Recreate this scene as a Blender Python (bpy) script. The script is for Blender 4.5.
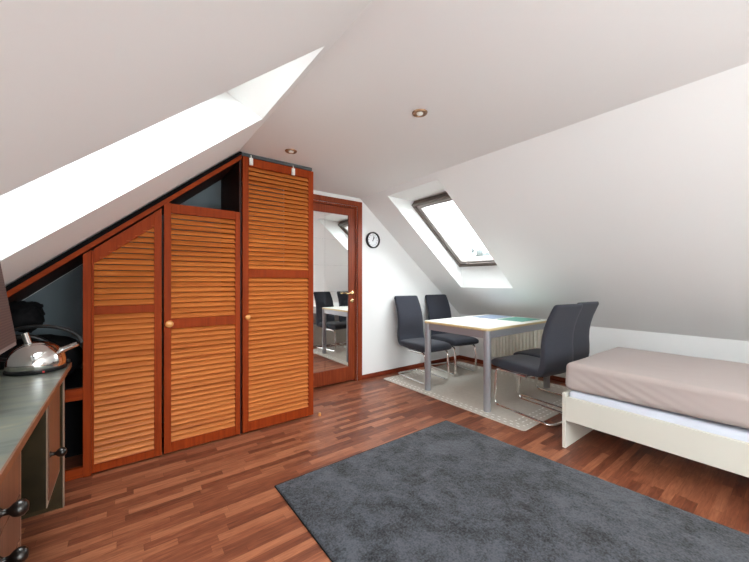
import bpy, bmesh, math, random
from mathutils import Vector, Matrix, noise
random.seed(7)
PI = math.pi
sc = bpy.context.scene
for o in list(bpy.data.objects):
    bpy.data.objects.remove(o, do_unlink=True)
COL = sc.collection

# ------------------------------------------------------------------ camera, world, light, exposure
cd = bpy.data.cameras.new('camera')
cam = bpy.data.objects.new('camera', cd)
COL.objects.link(cam)
cam.location = (0, 0, 1.19)
cam.rotation_euler = (PI / 2, 0, -math.radians(37.10))
cd.sensor_fit = 'HORIZONTAL'
cd.sensor_width = 36.0
cd.lens = 332.95 * 36.0 / 749.0
cd.shift_y = 0.65 / 749.0
cd.clip_start = 0.05
sc.camera = cam

world = bpy.data.worlds.new('overcast_sky')
sc.world = world
world.use_nodes = True
wn = world.node_tree.nodes
wl = world.node_tree.links
wn.clear()
wo = wn.new('ShaderNodeOutputWorld')
bg = wn.new('ShaderNodeBackground')
bg.inputs['Color'].default_value = (0.93, 0.97, 1.0, 1)
bg.inputs['Strength'].default_value = 7.4
wl.new(bg.outputs[0], wo.inputs[0])

vs = sc.view_settings
vs.view_transform = 'Standard'
vs.look = 'None'
vs.gamma = 1.0
vs.use_curve_mapping = False
vs.exposure = 1.18
sc.cycles.use_denoising = True
sc.cycles.max_bounces = 14
sc.cycles.diffuse_bounces = 8
sc.cycles.glossy_bounces = 6
sc.cycles.transparent_max_bounces = 12
sc.cycles.sample_clamp_indirect = 12.0


def portal(name, loc, rot, sx, sy):
    l = bpy.data.lights.new(name, 'AREA')
    l.shape = 'RECTANGLE'
    l.size, l.size_y = sx, sy
    l.energy = 1.0
    l.cycles.is_portal = True
    o = bpy.data.objects.new(name, l)
    o.location = loc
    o.rotation_euler = rot
    COL.objects.link(o)
    return o


rear = bpy.data.lights.new('rear_bounce_fill', 'AREA')  # added fill light facing up, bounced off the ceiling behind the camera
rear.shape = 'RECTANGLE'; rear.size = 1.8; rear.size_y = 0.8; rear.spread = math.radians(150); rear.energy = 56; rear.color = (0.90, 0.96, 1.0)
ro = bpy.data.objects.new('rear_bounce_fill', rear)
ro.location = (0.35, -2.1, 0.45); ro.rotation_euler = (math.radians(180 - 8), 0, 0)
COL.objects.link(ro)

# ------------------------------------------------------------------ room numbers
ZC = 2.195                                  # ceiling height
XL, ML = 0.712, 0.837                        # left crease, pitch of left slope
XR, MR = 2.292, 0.804                       # right crease, pitch of right slope
XKR = 4.16                                  # right knee wall
XKL = -1.12                                 # left knee wall
YG, YB = 3.32, -2.6                         # door gable, rear gable
WY = 2.68                                   # wardrobe front plane


def zl(x): return ZC - ML * (XL - x)
def zr(x): return ZC - MR * (x - XR)


aL = math.atan(ML)
aR = math.atan(MR)
TL_ = 0.31 * math.sqrt(1 + ML * ML)         # roof thickness measured upright
TR_ = 0.26 * math.sqrt(1 + MR * MR)
LO = dict(y0=1.20, y1=1.96, x0=-0.50, x1=0.655)     # left skylight recess
RO = dict(y0=2.125, y1=2.872, x0=2.354, x1=3.638)     # right skylight recess


# ------------------------------------------------------------------ materials
def S(r, g, b):
    f = lambda c: (c / 255 / 12.92) if c / 255 <= 0.04045 else ((c / 255 + 0.055) / 1.055) ** 2.4
    return (f(r), f(g), f(b), 1)


def new_mat(name):
    m = bpy.data.materials.new(name)
    m.use_nodes = True
    nt = m.node_tree
    b = nt.nodes['Principled BSDF']
    return m, nt, nt.nodes, nt.links, b


def mat(name, col, rough=0.5, metal=0.0, spec=0.5, sheen=0.0, coat=0.0, var=0.0, vscale=(8, 8, 8), bump=0.0,
        bscale=200.0, bdist=0.001, col2=None):
    m, nt, N, L, b = new_mat(name)
    b.inputs['Base Color'].default_value = col
    b.inputs['Roughness'].default_value = rough
    b.inputs['Metallic'].default_value = metal
    b.inputs['Specular IOR Level'].default_value = spec
    b.inputs['Sheen Weight'].default_value = sheen
    b.inputs['Coat Weight'].default_value = coat
    tc = N.new('ShaderNodeTexCoord')
    if col2 is None:
        col2 = tuple(c * (1 - var) for c in col[:3]) + (1,)
    if var > 0 or col2[:3] != col[:3]:
        mp = N.new('ShaderNodeMapping')
        mp.inputs['Scale'].default_value = vscale
        L.new(tc.outputs['Object'], mp.inputs[0])
        n = N.new('ShaderNodeTexNoise')
        n.inputs['Scale'].default_value = 1.0
        n.inputs['Detail'].default_value = 4
        L.new(mp.outputs[0], n.inputs['Vector'])
        r = N.new('ShaderNodeValToRGB')
        r.color_ramp.elements[0].position = 0.3
        r.color_ramp.elements[1].position = 0.7
        r.color_ramp.elements[0].color = col2
        r.color_ramp.elements[1].color = col
        L.new(n.outputs['Fac'], r.inputs[0])
        L.new(r.outputs[0], b.inputs['Base Color'])
    if bump > 0:
        n2 = N.new('ShaderNodeTexNoise')
        n2.inputs['Scale'].default_value = bscale
        n2.inputs['Detail'].default_value = 3
        L.new(tc.outputs['Object'], n2.inputs['Vector'])
        bp = N.new('ShaderNodeBump')
        bp.inputs['Strength'].default_value = bump
        bp.inputs['Distance'].default_value = bdist
        L.new(n2.outputs['Fac'], bp.inputs['Height'])
        L.new(bp.outputs[0], b.inputs['Normal'])
    return m


def wood(name, light, dark, grain='X', rough=0.35, slat=None, coat=0.15, seed=0.0, spec=0.3):
    """stretched-noise wood; slat = pitch of slats along Z, each with its own tone"""
    m, nt, N, L, b = new_mat(name)
    tc = N.new('ShaderNodeTexCoord')
    mp = N.new('ShaderNodeMapping')
    s = {'X': (3, 60, 60), 'Y': (60, 3, 60), 'Z': (60, 60, 3)}[grain]
    mp.inputs['Scale'].default_value = s
    mp.inputs['Location'].default_value = (seed, seed * 1.7, seed * 0.3)
    L.new(tc.outputs['Object'], mp.inputs[0])
    n = N.new('ShaderNodeTexNoise')
    n.inputs['Scale'].default_value = 1.0
    n.inputs['Detail'].default_value = 5
    n.inputs['Distortion'].default_value = 0.4
    L.new(mp.outputs[0], n.inputs['Vector'])
    fac = n.outputs['Fac']
    if slat:
        sx = N.new('ShaderNodeSeparateXYZ')
        L.new(tc.outputs['Object'], sx.inputs[0])
        d = N.new('ShaderNodeMath'); d.operation = 'DIVIDE'; d.inputs[1].default_value = slat
        L.new(sx.outputs['Z'], d.inputs[0])
        fl = N.new('ShaderNodeMath'); fl.operation = 'FLOOR'
        L.new(d.outputs[0], fl.inputs[0])
        w = N.new('ShaderNodeTexWhiteNoise'); w.noise_dimensions = '1D'
        L.new(fl.outputs[0], w.inputs['W'])
        mx = N.new('ShaderNodeMix'); mx.data_type = 'FLOAT'
        mx.inputs[0].default_value = 0.22
        L.new(fac, mx.inputs[2]); L.new(w.outputs['Value'], mx.inputs[3])
        fac = mx.outputs[0]
    r = N.new('ShaderNodeValToRGB')
    r.color_ramp.elements[0].position = 0.25
    r.color_ramp.elements[1].position = 0.75
    r.color_ramp.elements[0].color = dark
    r.color_ramp.elements[1].color = light
    L.new(fac, r.inputs[0])
    L.new(r.outputs[0], b.inputs['Base Color'])
    b.inputs['Roughness'].default_value = rough
    b.inputs['Coat Weight'].default_value = coat
    b.inputs['Coat Roughness'].default_value = 0.25
    b.inputs['Specular IOR Level'].default_value = spec
    return m


def parquet():
    m, nt, N, L, b = new_mat('merbau_strip_parquet')
    tc = N.new('ShaderNodeTexCoord')
    sx = N.new('ShaderNodeSeparateXYZ')
    L.new(tc.outputs['Object'], sx.inputs[0])

    def M(op, a, bb=None, c=None):
        n = N.new('ShaderNodeMath'); n.operation = op
        for i, v in enumerate((a, bb, c)):
            if v is None: continue
            if isinstance(v, (int, float)): n.inputs[i].default_value = v
            else: L.new(v, n.inputs[i])
        return n.outputs[0]
    W, LEN = 0.047, 0.34
    yr = M('DIVIDE', sx.outputs['Y'], W)
    row = M('FLOOR', yr)
    w1 = N.new('ShaderNodeTexWhiteNoise'); w1.noise_dimensions = '1D'
    L.new(row, w1.inputs['W'])
    xr = M('ADD', M('DIVIDE', sx.outputs['X'], LEN), M('MULTIPLY', w1.outputs['Value'], 7.3))
    colm = M('FLOOR', xr)
    cv = N.new('ShaderNodeCombineXYZ')
    L.new(row, cv.inputs[0]); L.new(colm, cv.inputs[1])
    w2 = N.new('ShaderNodeTexWhiteNoise'); w2.noise_dimensions = '2D'
    L.new(cv.outputs[0], w2.inputs['Vector'])
    # grain, shifted per strip
    sc2 = N.new('ShaderNodeVectorMath'); sc2.operation = 'SCALE'
    L.new(w2.outputs['Color'], sc2.inputs[0]); sc2.inputs['Scale'].default_value = 30
    ad = N.new('ShaderNodeVectorMath'); ad.operation = 'ADD'
    L.new(tc.outputs['Object'], ad.inputs[0]); L.new(sc2.outputs[0], ad.inputs[1])
    mp = N.new('ShaderNodeMapping'); mp.inputs['Scale'].default_value = (9, 90, 1)
    L.new(ad.outputs[0], mp.inputs[0])
    n = N.new('ShaderNodeTexNoise'); n.inputs['Scale'].default_value = 1; n.inputs['Detail'].default_value = 6
    n.inputs['Distortion'].default_value = 0.6
    L.new(mp.outputs[0], n.inputs['Vector'])
    fac = M('ADD', M('MULTIPLY', w2.outputs['Value'], 0.45), M('MULTIPLY', n.outputs['Fac'], 0.72))
    r = N.new('ShaderNodeValToRGB')
    cr = r.color_ramp
    cr.elements[0].position = 0.15; cr.elements[0].color = FLOOR_DARK
    cr.elements[1].position = 1.0; cr.elements[1].color = FLOOR_LIGHT
    e = cr.elements.new(0.55); e.color = FLOOR_MID
    L.new(fac, r.inputs[0])
    # joints
    fy = M('FRACT', yr); fx = M('FRACT', xr)
    jy = M('LESS_THAN', fy, 0.022); jx = M('LESS_THAN', fx, 0.004)
    j = M('MAXIMUM', jy, jx)
    mx = N.new('ShaderNodeMix'); mx.data_type = 'RGBA'
    L.new(M('MULTIPLY', j, 0.55), mx.inputs[0])
    L.new(r.outputs[0], mx.inputs[6]); mx.inputs[7].default_value = S(60, 26, 16)
    L.new(mx.outputs[2], b.inputs['Base Color'])
    b.inputs['Roughness'].default_value = 0.36
    b.inputs['Specular IOR Level'].default_value = 0.5
    bp = N.new('ShaderNodeBump'); bp.inputs['Strength'].default_value = 0.06; bp.inputs['Distance'].default_value = 0.002
    L.new(n.outputs['Fac'], bp.inputs['Height']); L.new(bp.outputs[0], b.inputs['Normal'])
    return m


def rug_mat():
    m, nt, N, L, b = new_mat('charcoal_velour_pile')
    tc = N.new('ShaderNodeTexCoord')
    n = N.new('ShaderNodeTexNoise'); n.inputs['Scale'].default_value = 4.0; n.inputs['Detail'].default_value = 6
    n.inputs['Roughness'].default_value = 0.58; n.inputs['Distortion'].default_value = 0.9
    L.new(tc.outputs['Object'], n.inputs['Vector'])
    f = N.new('ShaderNodeTexNoise'); f.inputs['Scale'].default_value = 110; f.inputs['Detail'].default_value = 2
    L.new(tc.outputs['Object'], f.inputs['Vector'])
    n3 = N.new('ShaderNodeTexNoise'); n3.inputs['Scale'].default_value = 13; n3.inputs['Detail'].default_value = 3
    n3.inputs['Distortion'].default_value = 0.6
    L.new(tc.outputs['Object'], n3.inputs['Vector'])
    m3 = N.new('ShaderNodeMix'); m3.data_type = 'FLOAT'; m3.inputs[0].default_value = 0.35
    L.new(n.outputs['Fac'], m3.inputs[2]); L.new(n3.outputs['Fac'], m3.inputs[3])
    mx = N.new('ShaderNodeMix'); mx.data_type = 'FLOAT'; mx.inputs[0].default_value = 0.36
    L.new(m3.outputs[0], mx.inputs[2]); L.new(f.outputs['Fac'], mx.inputs[3])
    r = N.new('ShaderNodeValToRGB')
    r.color_ramp.elements[0].position = 0.40; r.color_ramp.elements[1].position = 0.59
    r.color_ramp.elements[0].color = S(22, 23, 26)
    r.color_ramp.elements[1].color = S(80, 83, 90)
    L.new(mx.outputs[0], r.inputs[0]); L.new(r.outputs[0], b.inputs['Base Color'])
    b.inputs['Roughness'].default_value = 0.95
    b.inputs['Specular IOR Level'].default_value = 0.1
    b.inputs['Sheen Weight'].default_value = 0.25
    return m


MXa, MXb, MYa, MYb = 2.535, 3.98, 1.39, 3.185      # woven mat under the table


def mat_weave():
    m, nt, N, L, b = new_mat('taupe_flatweave_with_dashes')
    tc = N.new('ShaderNodeTexCoord'); sx = N.new('ShaderNodeSeparateXYZ')
    L.new(tc.outputs['Object'], sx.inputs[0])

    def M(op, a, bb=None, c=None):
        n = N.new('ShaderNodeMath'); n.operation = op
        for i, v in enumerate((a, bb, c)):
            if v is None: continue
            if isinstance(v, (int, float)): n.inputs[i].default_value = v
            else: L.new(v, n.inputs[i])
        return n.outputs[0]

    def band(c, half, off):
        d = M('SUBTRACT', half, M('ABSOLUTE', c))
        return M('COMPARE', d, off, 0.0065)

    def dashes(c, ph): return M('LESS_THAN', M('FRACT', M('DIVIDE', M('ADD', c, ph), 0.058)), 0.48)
    hx, hy = (MXb - MXa) / 2, (MYb - MYa) / 2
    X, Y = sx.outputs['X'], sx.outputs['Y']
    inx = M('GREATER_THAN', M('SUBTRACT', hx, M('ABSOLUTE', X)), 0.13)
    iny = M('GREATER_THAN', M('SUBTRACT', hy, M('ABSOLUTE', Y)), 0.04)
    tot = None
    for k, off in enumerate((0.045, 0.095)):
        t = M('MULTIPLY', M('MULTIPLY', band(X, hx, off), dashes(Y, 10 + 0.029 * k)), iny)
        tot = t if tot is None else M('MAXIMUM', tot, t)
    for k, off in enumerate((0.045, 0.095, 0.145)):
        t = M('MULTIPLY', M('MULTIPLY', band(Y, hy, off), dashes(X, 10 + 0.029 * (k % 2))), inx)
        tot = M('MAXIMUM', tot, t)
    n = N.new('ShaderNodeTexNoise'); n.inputs['Scale'].default_value = 30; n.inputs['Detail'].default_value = 4
    L.new(tc.outputs['Object'], n.inputs['Vector'])
    r = N.new('ShaderNodeValToRGB')
    r.color_ramp.elements[0].color = S(198, 191, 180); r.color_ramp.elements[1].color = S(216, 210, 200)
    L.new(n.outputs['Fac'], r.inputs[0])
    mx = N.new('ShaderNodeMix'); mx.data_type = 'RGBA'
    L.new(tot, mx.inputs[0]); L.new(r.outputs[0], mx.inputs[6]); mx.inputs[7].default_value = S(246, 244, 238)
    L.new(mx.outputs[2], b.inputs['Base Color'])
    b.inputs['Roughness'].default_value = 0.95; b.inputs['Specular IOR Level'].default_value = 0.1
    bp = N.new('ShaderNodeBump'); bp.inputs['Strength'].default_value = 0.3; bp.inputs['Distance'].default_value = 0.001
    n2 = N.new('ShaderNodeTexNoise'); n2.inputs['Scale'].default_value = 500
    L.new(tc.outputs['Object'], n2.inputs['Vector']); L.new(n2.outputs['Fac'], bp.inputs['Height']); L.new(bp.outputs[0], b.inputs['Normal'])
    return m


def thin_glass(name):
    m, nt, N, L, b = new_mat(name)
    N.remove(b)
    out = [x for x in N if x.type == 'OUTPUT_MATERIAL'][0]
    t = N.new('ShaderNodeBsdfTransparent'); t.inputs[0].default_value = (0.96, 0.98, 0.98, 1)
    g = N.new('ShaderNodeBsdfGlossy'); g.inputs['Roughness'].default_value = 0.02
    lw = N.new('ShaderNodeLayerWeight'); lw.inputs[0].default_value = 0.5
    pw = N.new('ShaderNodeMath'); pw.operation = 'POWER'; pw.inputs[1].default_value = 5
    L.new(lw.outputs['Facing'], pw.inputs[0])
    fr = N.new('ShaderNodeMath'); fr.operation = 'MULTIPLY_ADD'; fr.inputs[1].default_value = 0.7; fr.inputs[2].default_value = 0.03
    L.new(pw.outputs[0], fr.inputs[0])
    mx = N.new('ShaderNodeMixShader')
    L.new(fr.outputs[0], mx.inputs[0]); L.new(t.outputs[0], mx.inputs[1]); L.new(g.outputs[0], mx.inputs[2])
    L.new(mx.outputs[0], out.inputs[0])
    return m


def desk_top_mat():
    m, nt, N, L, b = new_mat('weathered_grey_green_top')
    tc = N.new('ShaderNodeTexCoord')
    mp = N.new('ShaderNodeMapping'); mp.inputs['Scale'].default_value = (2.2, 7, 3); mp.inputs['Rotation'].default_value = (0, 0, 0.35)
    L.new(tc.outputs['Object'], mp.inputs[0])
    n = N.new('ShaderNodeTexNoise'); n.inputs['Scale'].default_value = 1.6; n.inputs['Detail'].default_value = 6; n.inputs['Distortion'].default_value = 0.8
    L.new(mp.outputs[0], n.inputs['Vector'])
    r = N.new('ShaderNodeValToRGB'); cr = r.color_ramp
    cr.elements[0].position = 0.28; cr.elements[0].color = S(66, 69, 64)
    cr.elements[1].position = 0.78; cr.elements[1].color = S(158, 162, 152)
    e = cr.elements.new(0.5); e.color = S(112, 116, 108)
    e = cr.elements.new(0.6); e.color = S(124, 122, 104)
    L.new(n.outputs['Fac'], r.inputs[0]); L.new(r.outputs[0], b.inputs['Base Color'])
    b.inputs['Roughness'].default_value = 0.28
    return m


def screen_mat():
    m, nt, N, L, b = new_mat('dark_brown_striped_screen')
    tc = N.new('ShaderNodeTexCoord')
    w = N.new('ShaderNodeTexWave'); w.wave_type = 'BANDS'; w.bands_direction = 'Z'
    w.inputs['Scale'].default_value = 32; w.inputs['Distortion'].default_value = 0.2
    L.new(tc.outputs['Object'], w.inputs['Vector'])
    r = N.new('ShaderNodeValToRGB')
    r.color_ramp.elements[0].color = S(58, 46, 44); r.color_ramp.elements[1].color = S(86, 70, 66)
    L.new(w.outputs['Fac'], r.inputs[0]); L.new(r.outputs[0], b.inputs['Base Color'])
    b.inputs['Roughness'].default_value = 0.5
    b.inputs['Specular IOR Level'].default_value = 0.3
    return m


FLOOR_DARK, FLOOR_MID, FLOOR_LIGHT = S(76, 38, 28), S(134, 77, 54), S(188, 123, 88)
MT = {}
MT['wall'] = mat('white_plaster', S(232, 233, 232), 0.9, spec=0.2, bump=0.15, bscale=90, bdist=0.001)
MT['floor'] = parquet()
MT['base'] = wood('red_brown_baseboard', S(140, 62, 38), S(96, 36, 20), 'X')
MT['base_y'] = wood('red_brown_baseboard_side', S(140, 62, 38), S(96, 36, 20), 'Y')
FR_L, FR_D = S(154, 60, 14), S(126, 44, 8)
MT['frame_z'] = wood('mahogany_upright', FR_L, FR_D, 'Z', coat=0.0, rough=0.6, spec=0.15)
MT['frame_x'] = wood('mahogany_rail', FR_L, FR_D, 'X', coat=0.0, rough=0.6, spec=0.15)
MT['soffit'] = wood('dark_wood_lining', S(72, 36, 24), S(44, 20, 13), 'X', rough=0.6, coat=0.0)
MT['slat'] = wood('golden_brown_slats', S(212, 128, 62), S(176, 94, 40), 'X', slat=0.035, rough=0.5, coat=0.03)
MT['black_strip'] = mat('matt_black_strip', S(12, 12, 13), 0.85, spec=0.1)
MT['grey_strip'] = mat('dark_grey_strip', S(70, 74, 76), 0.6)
MT['slate'] = mat('slate_grey_board', S(112, 124, 130), 0.8)
MT['brass'] = mat('brass', S(206, 176, 128), 0.25, metal=1.0)
MT['bronze'] = mat('dull_bronze', S(150, 118, 92), 0.35, metal=0.9)
MT['knobwood'] = mat('pale_wood_knob', S(214, 150, 84), 0.3, coat=0.4)
MT['white_plastic'] = mat('white_plastic', S(235, 233, 226), 0.4)
MT['mirror'] = mat('mirror_silver', (0.9, 0.91, 0.9, 1), 0.015, metal=1.0)
MT['door_z'] = wood('red_brown_door_upright', S(146, 66, 32), S(112, 42, 18), 'Z', seed=3, coat=0.0, rough=0.42)
MT['dark'] = mat('dark_gap', S(40, 24, 18), 0.8)
MT['glass'] = thin_glass('window_glass')
MT['sash'] = mat('grey_brown_window_profile', S(150, 143, 138), 0.45, var=0.12, vscale=(20, 20, 20))
MT['sash_d'] = mat('dark_brown_window_profile', S(98, 87, 80), 0.5)
MT['alu'] = mat('brushed_aluminium', S(172, 174, 180), 0.35, metal=0.85)
MT['alu_paint'] = mat('silver_grey_paint', S(168, 170, 176), 0.33, metal=0.5)
MT['chrome'] = mat('chrome', (0.93, 0.92, 0.90, 1), 0.08, metal=1.0)
MT['steel'] = mat('polished_steel', (0.82, 0.81, 0.79, 1), 0.1, metal=1.0)
MT['tabletop'] = mat('off_white_table_laminate', S(240, 238, 230), 0.3)
MT['tableedge'] = wood('beech_edge', S(226, 206, 160), S(206, 182, 132), 'X', rough=0.4)
MT['chairfab'] = mat('charcoal_stretch_fabric', S(55, 57, 66), 0.85, spec=0.15, sheen=0.2, var=0.12, vscale=(60, 60, 60), bump=0.2, bscale=500, bdist=0.0006)
MT['mat_base'] = mat_weave()
MT['rug'] = rug_mat()
MT['rug_edge'] = mat('black_rug_binding', S(24, 25, 27), 0.9, spec=0.1)
MT['bed'] = mat('cream_white_foil', S(222, 219, 207), 0.35)
MT['mattress'] = mat('white_mattress_cover', S(212, 217, 228), 0.9, spec=0.2, bump=0.25, bscale=60, bdist=0.004)
MT['sheet'] = mat('beige_jersey_sheet', S(182, 169, 164), 0.95, spec=0.15, sheen=0.15, bump=0.15, bscale=300, bdist=0.0006)
MT['radiator'] = mat('ivory_radiator_enamel', S(250, 247, 236), 0.4)
MT['desktop'] = desk_top_mat()
MT['rust'] = mat('rusty_brown_edge', S(140, 88, 58), 0.45, col2=S(96, 56, 36), vscale=(12, 12, 12))
MT['deskfront'] = wood('brown_desk_front', S(110, 78, 62), S(84, 56, 44), 'Z', rough=0.35, seed=5)
MT['deskside'] = mat('dark_olive_lacquer', S(68, 59, 41), 0.22, col2=S(42, 36, 25), vscale=(5, 5, 5))
MT['deskrim'] = mat('pale_metal_edge', S(168, 150, 130), 0.35, metal=0.4)
MT['pewter'] = mat('dark_pewter', (0.06, 0.057, 0.054, 1), 0.32, metal=1.0)
MT['black_plastic'] = mat('black_plastic', S(16, 16, 17), 0.42, spec=0.35)
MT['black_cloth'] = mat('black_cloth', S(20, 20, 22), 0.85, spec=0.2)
MT['black_leather'] = mat('black_leather', S(24, 23, 22), 0.35)
MT['red'] = mat('red_plastic', S(200, 40, 40), 0.4)
MT['screen'] = screen_mat()
MT['bezel'] = mat('grey_plastic_bezel', S(120, 116, 116), 0.4)
MT['dial'] = mat('white_clock_dial', S(235, 237, 240), 0.5)
MT['placemat_green'] = mat('teal_green_placemat', S(92, 152, 134), 0.6, var=0.05)
MT['placemat_blue'] = mat('blue_grey_placemat', S(142, 156, 178), 0.6, var=0.05)
MT['lamp'] = mat('frosted_lamp_glass', S(226, 222, 214), 0.3)
MT['lamp_in'] = mat('bronze_reflector', S(150, 112, 78), 0.3, metal=0.8)
MT['leaf'] = mat('pale_green_leaf', S(70, 75, 75), 0.8, var=0.4, vscale=(3, 3, 3))
MT['bark'] = mat('grey_bark', S(110, 100, 88), 0.9)
MT['ground'] = mat('pale_ground', S(150, 150, 140), 0.95)


# ------------------------------------------------------------------ mesh helpers
def B(): return bmesh.new()


def box(bm, x0, x1, y0, y1, z0, z1, M=None):
    vs_ = [Vector((x, y, z)) for x in (x0, x1) for y in (y0, y1) for z in (z0, z1)]
    if M is not None: vs_ = [M @ v for v in vs_]
    v = [bm.verts.new(p) for p in vs_]
    for f in ((0, 1, 3, 2), (4, 6, 7, 5), (0, 4, 5, 1), (2, 3, 7, 6), (0, 2, 6, 4), (1, 5, 7, 3)):
        bm.faces.new([v[i] for i in f])


def prism_y(bm, pts, y0, y1):
    """polygon in XZ, extruded along Y"""
    a = [bm.verts.new((x, y0, z)) for x, z in pts]
    b = [bm.verts.new((x, y1, z)) for x, z in pts]
    n = len(pts)
    fs = [bm.faces.new(a), bm.faces.new(b[::-1])]
    for i in range(n):
        fs.append(bm.faces.new((a[i], b[i], b[(i + 1) % n], a[(i + 1) % n])))
    return fs


def prism_z(bm, pts, z0, z1):
    a = [bm.verts.new((x, y, z0)) for x, y in pts]
    b = [bm.verts.new((x, y, z1)) for x, y in pts]
    n = len(pts)
    bm.faces.new(a[::-1]); bm.faces.new(b)
    for i in range(n):
        bm.faces.new((a[i], a[(i + 1) % n], b[(i + 1) % n], b[i]))


def fillet(pts, r, n=6, closed=False):
    """round the corners of a polyline"""
    P = [Vector(p) for p in pts]
    out = []
    N = len(P)
    for i in range(N):
        if not closed and i in (0, N - 1):
            out.append(P[i]); continue
        a, b, c = P[i - 1], P[i], P[(i + 1) % N]
        d1, d2 = (a - b), (c - b)
        rr = min(r, d1.length * 0.49, d2.length * 0.49)
        d1.normalize(); d2.normalize()
        p0, p2 = b + d1 * rr, b + d2 * rr
        for k in range(n + 1):
            t = k / n
            out.append(p0 * (1 - t) ** 2 + b * 2 * t * (1 - t) + p2 * t * t)
    return out


def tube(bm, pts, r, seg=12, closed=False, radii=None):
    P = [Vector(p) for p in pts]
    N = len(P)
    rings = []
    up = None
    for i in range(N):
        if closed:
            t = (P[(i + 1) % N] - P[i - 1])
        else:
            t = P[min(i + 1, N - 1)] - P[max(i - 1, 0)]
        t.normalize()
        if up is None:
            up = t.orthogonal().normalized()
        else:
            up = up - t * up.dot(t)
            if up.length < 1e-5: up = t.orthogonal()
            up.normalize()
        s = t.cross(up)
        rr = radii[i] if radii else r
        rings.append([bm.verts.new(P[i] + (up * math.cos(2 * PI * k / seg) + s * math.sin(2 * PI * k / seg)) * rr) for k in range(seg)])
    for i in range(N if closed else N - 1):
        a, b = rings[i], rings[(i + 1) % N]
        for k in range(seg):
            bm.faces.new((a[k], a[(k + 1) % seg], b[(k + 1) % seg], b[k]))
    if not closed:
        bm.faces.new(rings[0][::-1]); bm.faces.new(rings[-1])


def lathe(bm, prof, seg=28, M=None, cap=True):
    """profile [(r,z)] turned about Z"""
    rings = []
    for r, z in prof:
        if r < 1e-6:
            p = Vector((0, 0, z)); p = M @ p if M is not None else p
            rings.append([bm.verts.new(p)])
        else:
            ring = []
            for k in range(seg):
                p = Vector((r * math.cos(2 * PI * k / seg), r * math.sin(2 * PI * k / seg), z))
                ring.append(bm.verts.new(M @ p if M is not None else p))
            rings.append(ring)
    for a, b in zip(rings, rings[1:]):
        for k in range(seg):
            k2 = (k + 1) % seg
            if len(a) == 1 and len(b) == 1: continue
            if len(a) == 1: bm.faces.new((a[0], b[k2], b[k]))
            elif len(b) == 1: bm.faces.new((a[k], a[k2], b[0]))
            else: bm.faces.new((a[k], a[k2], b[k2], b[k]))
    if cap:
        if len(rings[0]) > 1: bm.faces.new(rings[0][::-1])
        if len(rings[-1]) > 1: bm.faces.new(rings[-1])


def sweep(bm, centres, widths, thicks, n=20, power=5.0, side=Vector((1, 0, 0))):
    """rounded-rectangle rings along a path lying in the plane across `side`"""
    P = [Vector(p) for p in centres]
    N = len(P)
    rings = []
    for i in range(N):
        t = (P[min(i + 1, N - 1)] - P[max(i - 1, 0)]).normalized()
        nrm = side.cross(t).normalized()
        ring = []
        for k in range(n):
            a = 2 * PI * k / n
            c, s = math.cos(a), math.sin(a)
            x = math.copysign(abs(c) ** (2 / power), c) * widths[i] / 2
            y = math.copysign(abs(s) ** (2 / power), s) * thicks[i] / 2
            ring.append(bm.verts.new(P[i] + side * x + nrm * y))
        rings.append(ring)
    for a, b in zip(rings, rings[1:]):
        for k in range(n):
            bm.faces.new((a[k], a[(k + 1) % n], b[(k + 1) % n], b[k]))
    bm.faces.new(rings[0][::-1]); bm.faces.new(rings[-1])


def steps(a, b, r, n, ne=5):
    """coordinates from a to b, dense near both ends"""
    e = [a + r * k / ne for k in range(ne)]
    m = [a + r + (b - a - 2 * r) * k / n for k in range(n)]
    f = [b - r + r * k / ne for k in range(ne + 1)]
    return e + m + f


def gridbox(bm, xs, ys, zs, r):
    """box skin on a grid, edges rounded by r"""
    lo = Vector((xs[0] + r, ys[0] + r, zs[0] + r)); hi = Vector((xs[-1] - r, ys[-1] - r, zs[-1] - r))
    cache = {}

    def V(i, j, k):
        key = (i, j, k)
        if key not in cache:
            p = Vector((xs[i], ys[j], zs[k]))
            q = Vector([min(max(p[a], lo[a]), hi[a]) for a in range(3)])
            d = p - q
            if d.length > 1e-9: p = q + d.normalized() * r
            cache[key] = bm.verts.new(p)
        return cache[key]
    nx, ny, nz = len(xs) - 1, len(ys) - 1, len(zs) - 1
    for i in range(nx):
        for j in range(ny):
            bm.faces.new((V(i, j, 0), V(i, j + 1, 0), V(i + 1, j + 1, 0), V(i + 1, j, 0)))
            bm.faces.new((V(i, j, nz), V(i + 1, j, nz), V(i + 1, j + 1, nz), V(i, j + 1, nz)))
    for i in range(nx):
        for k in range(nz):
            bm.faces.new((V(i, 0, k), V(i + 1, 0, k), V(i + 1, 0, k + 1), V(i, 0, k + 1)))
            bm.faces.new((V(i, ny, k), V(i, ny, k + 1), V(i + 1, ny, k + 1), V(i + 1, ny, k)))
    for j in range(ny):
        for k in range(nz):
            bm.faces.new((V(0, j, k), V(0, j, k + 1), V(0, j + 1, k + 1), V(0, j + 1, k)))
            bm.faces.new((V(nx, j, k), V(nx, j + 1, k), V(nx, j + 1, k + 1), V(nx, j, k + 1)))


ROOTM = {}


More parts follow.
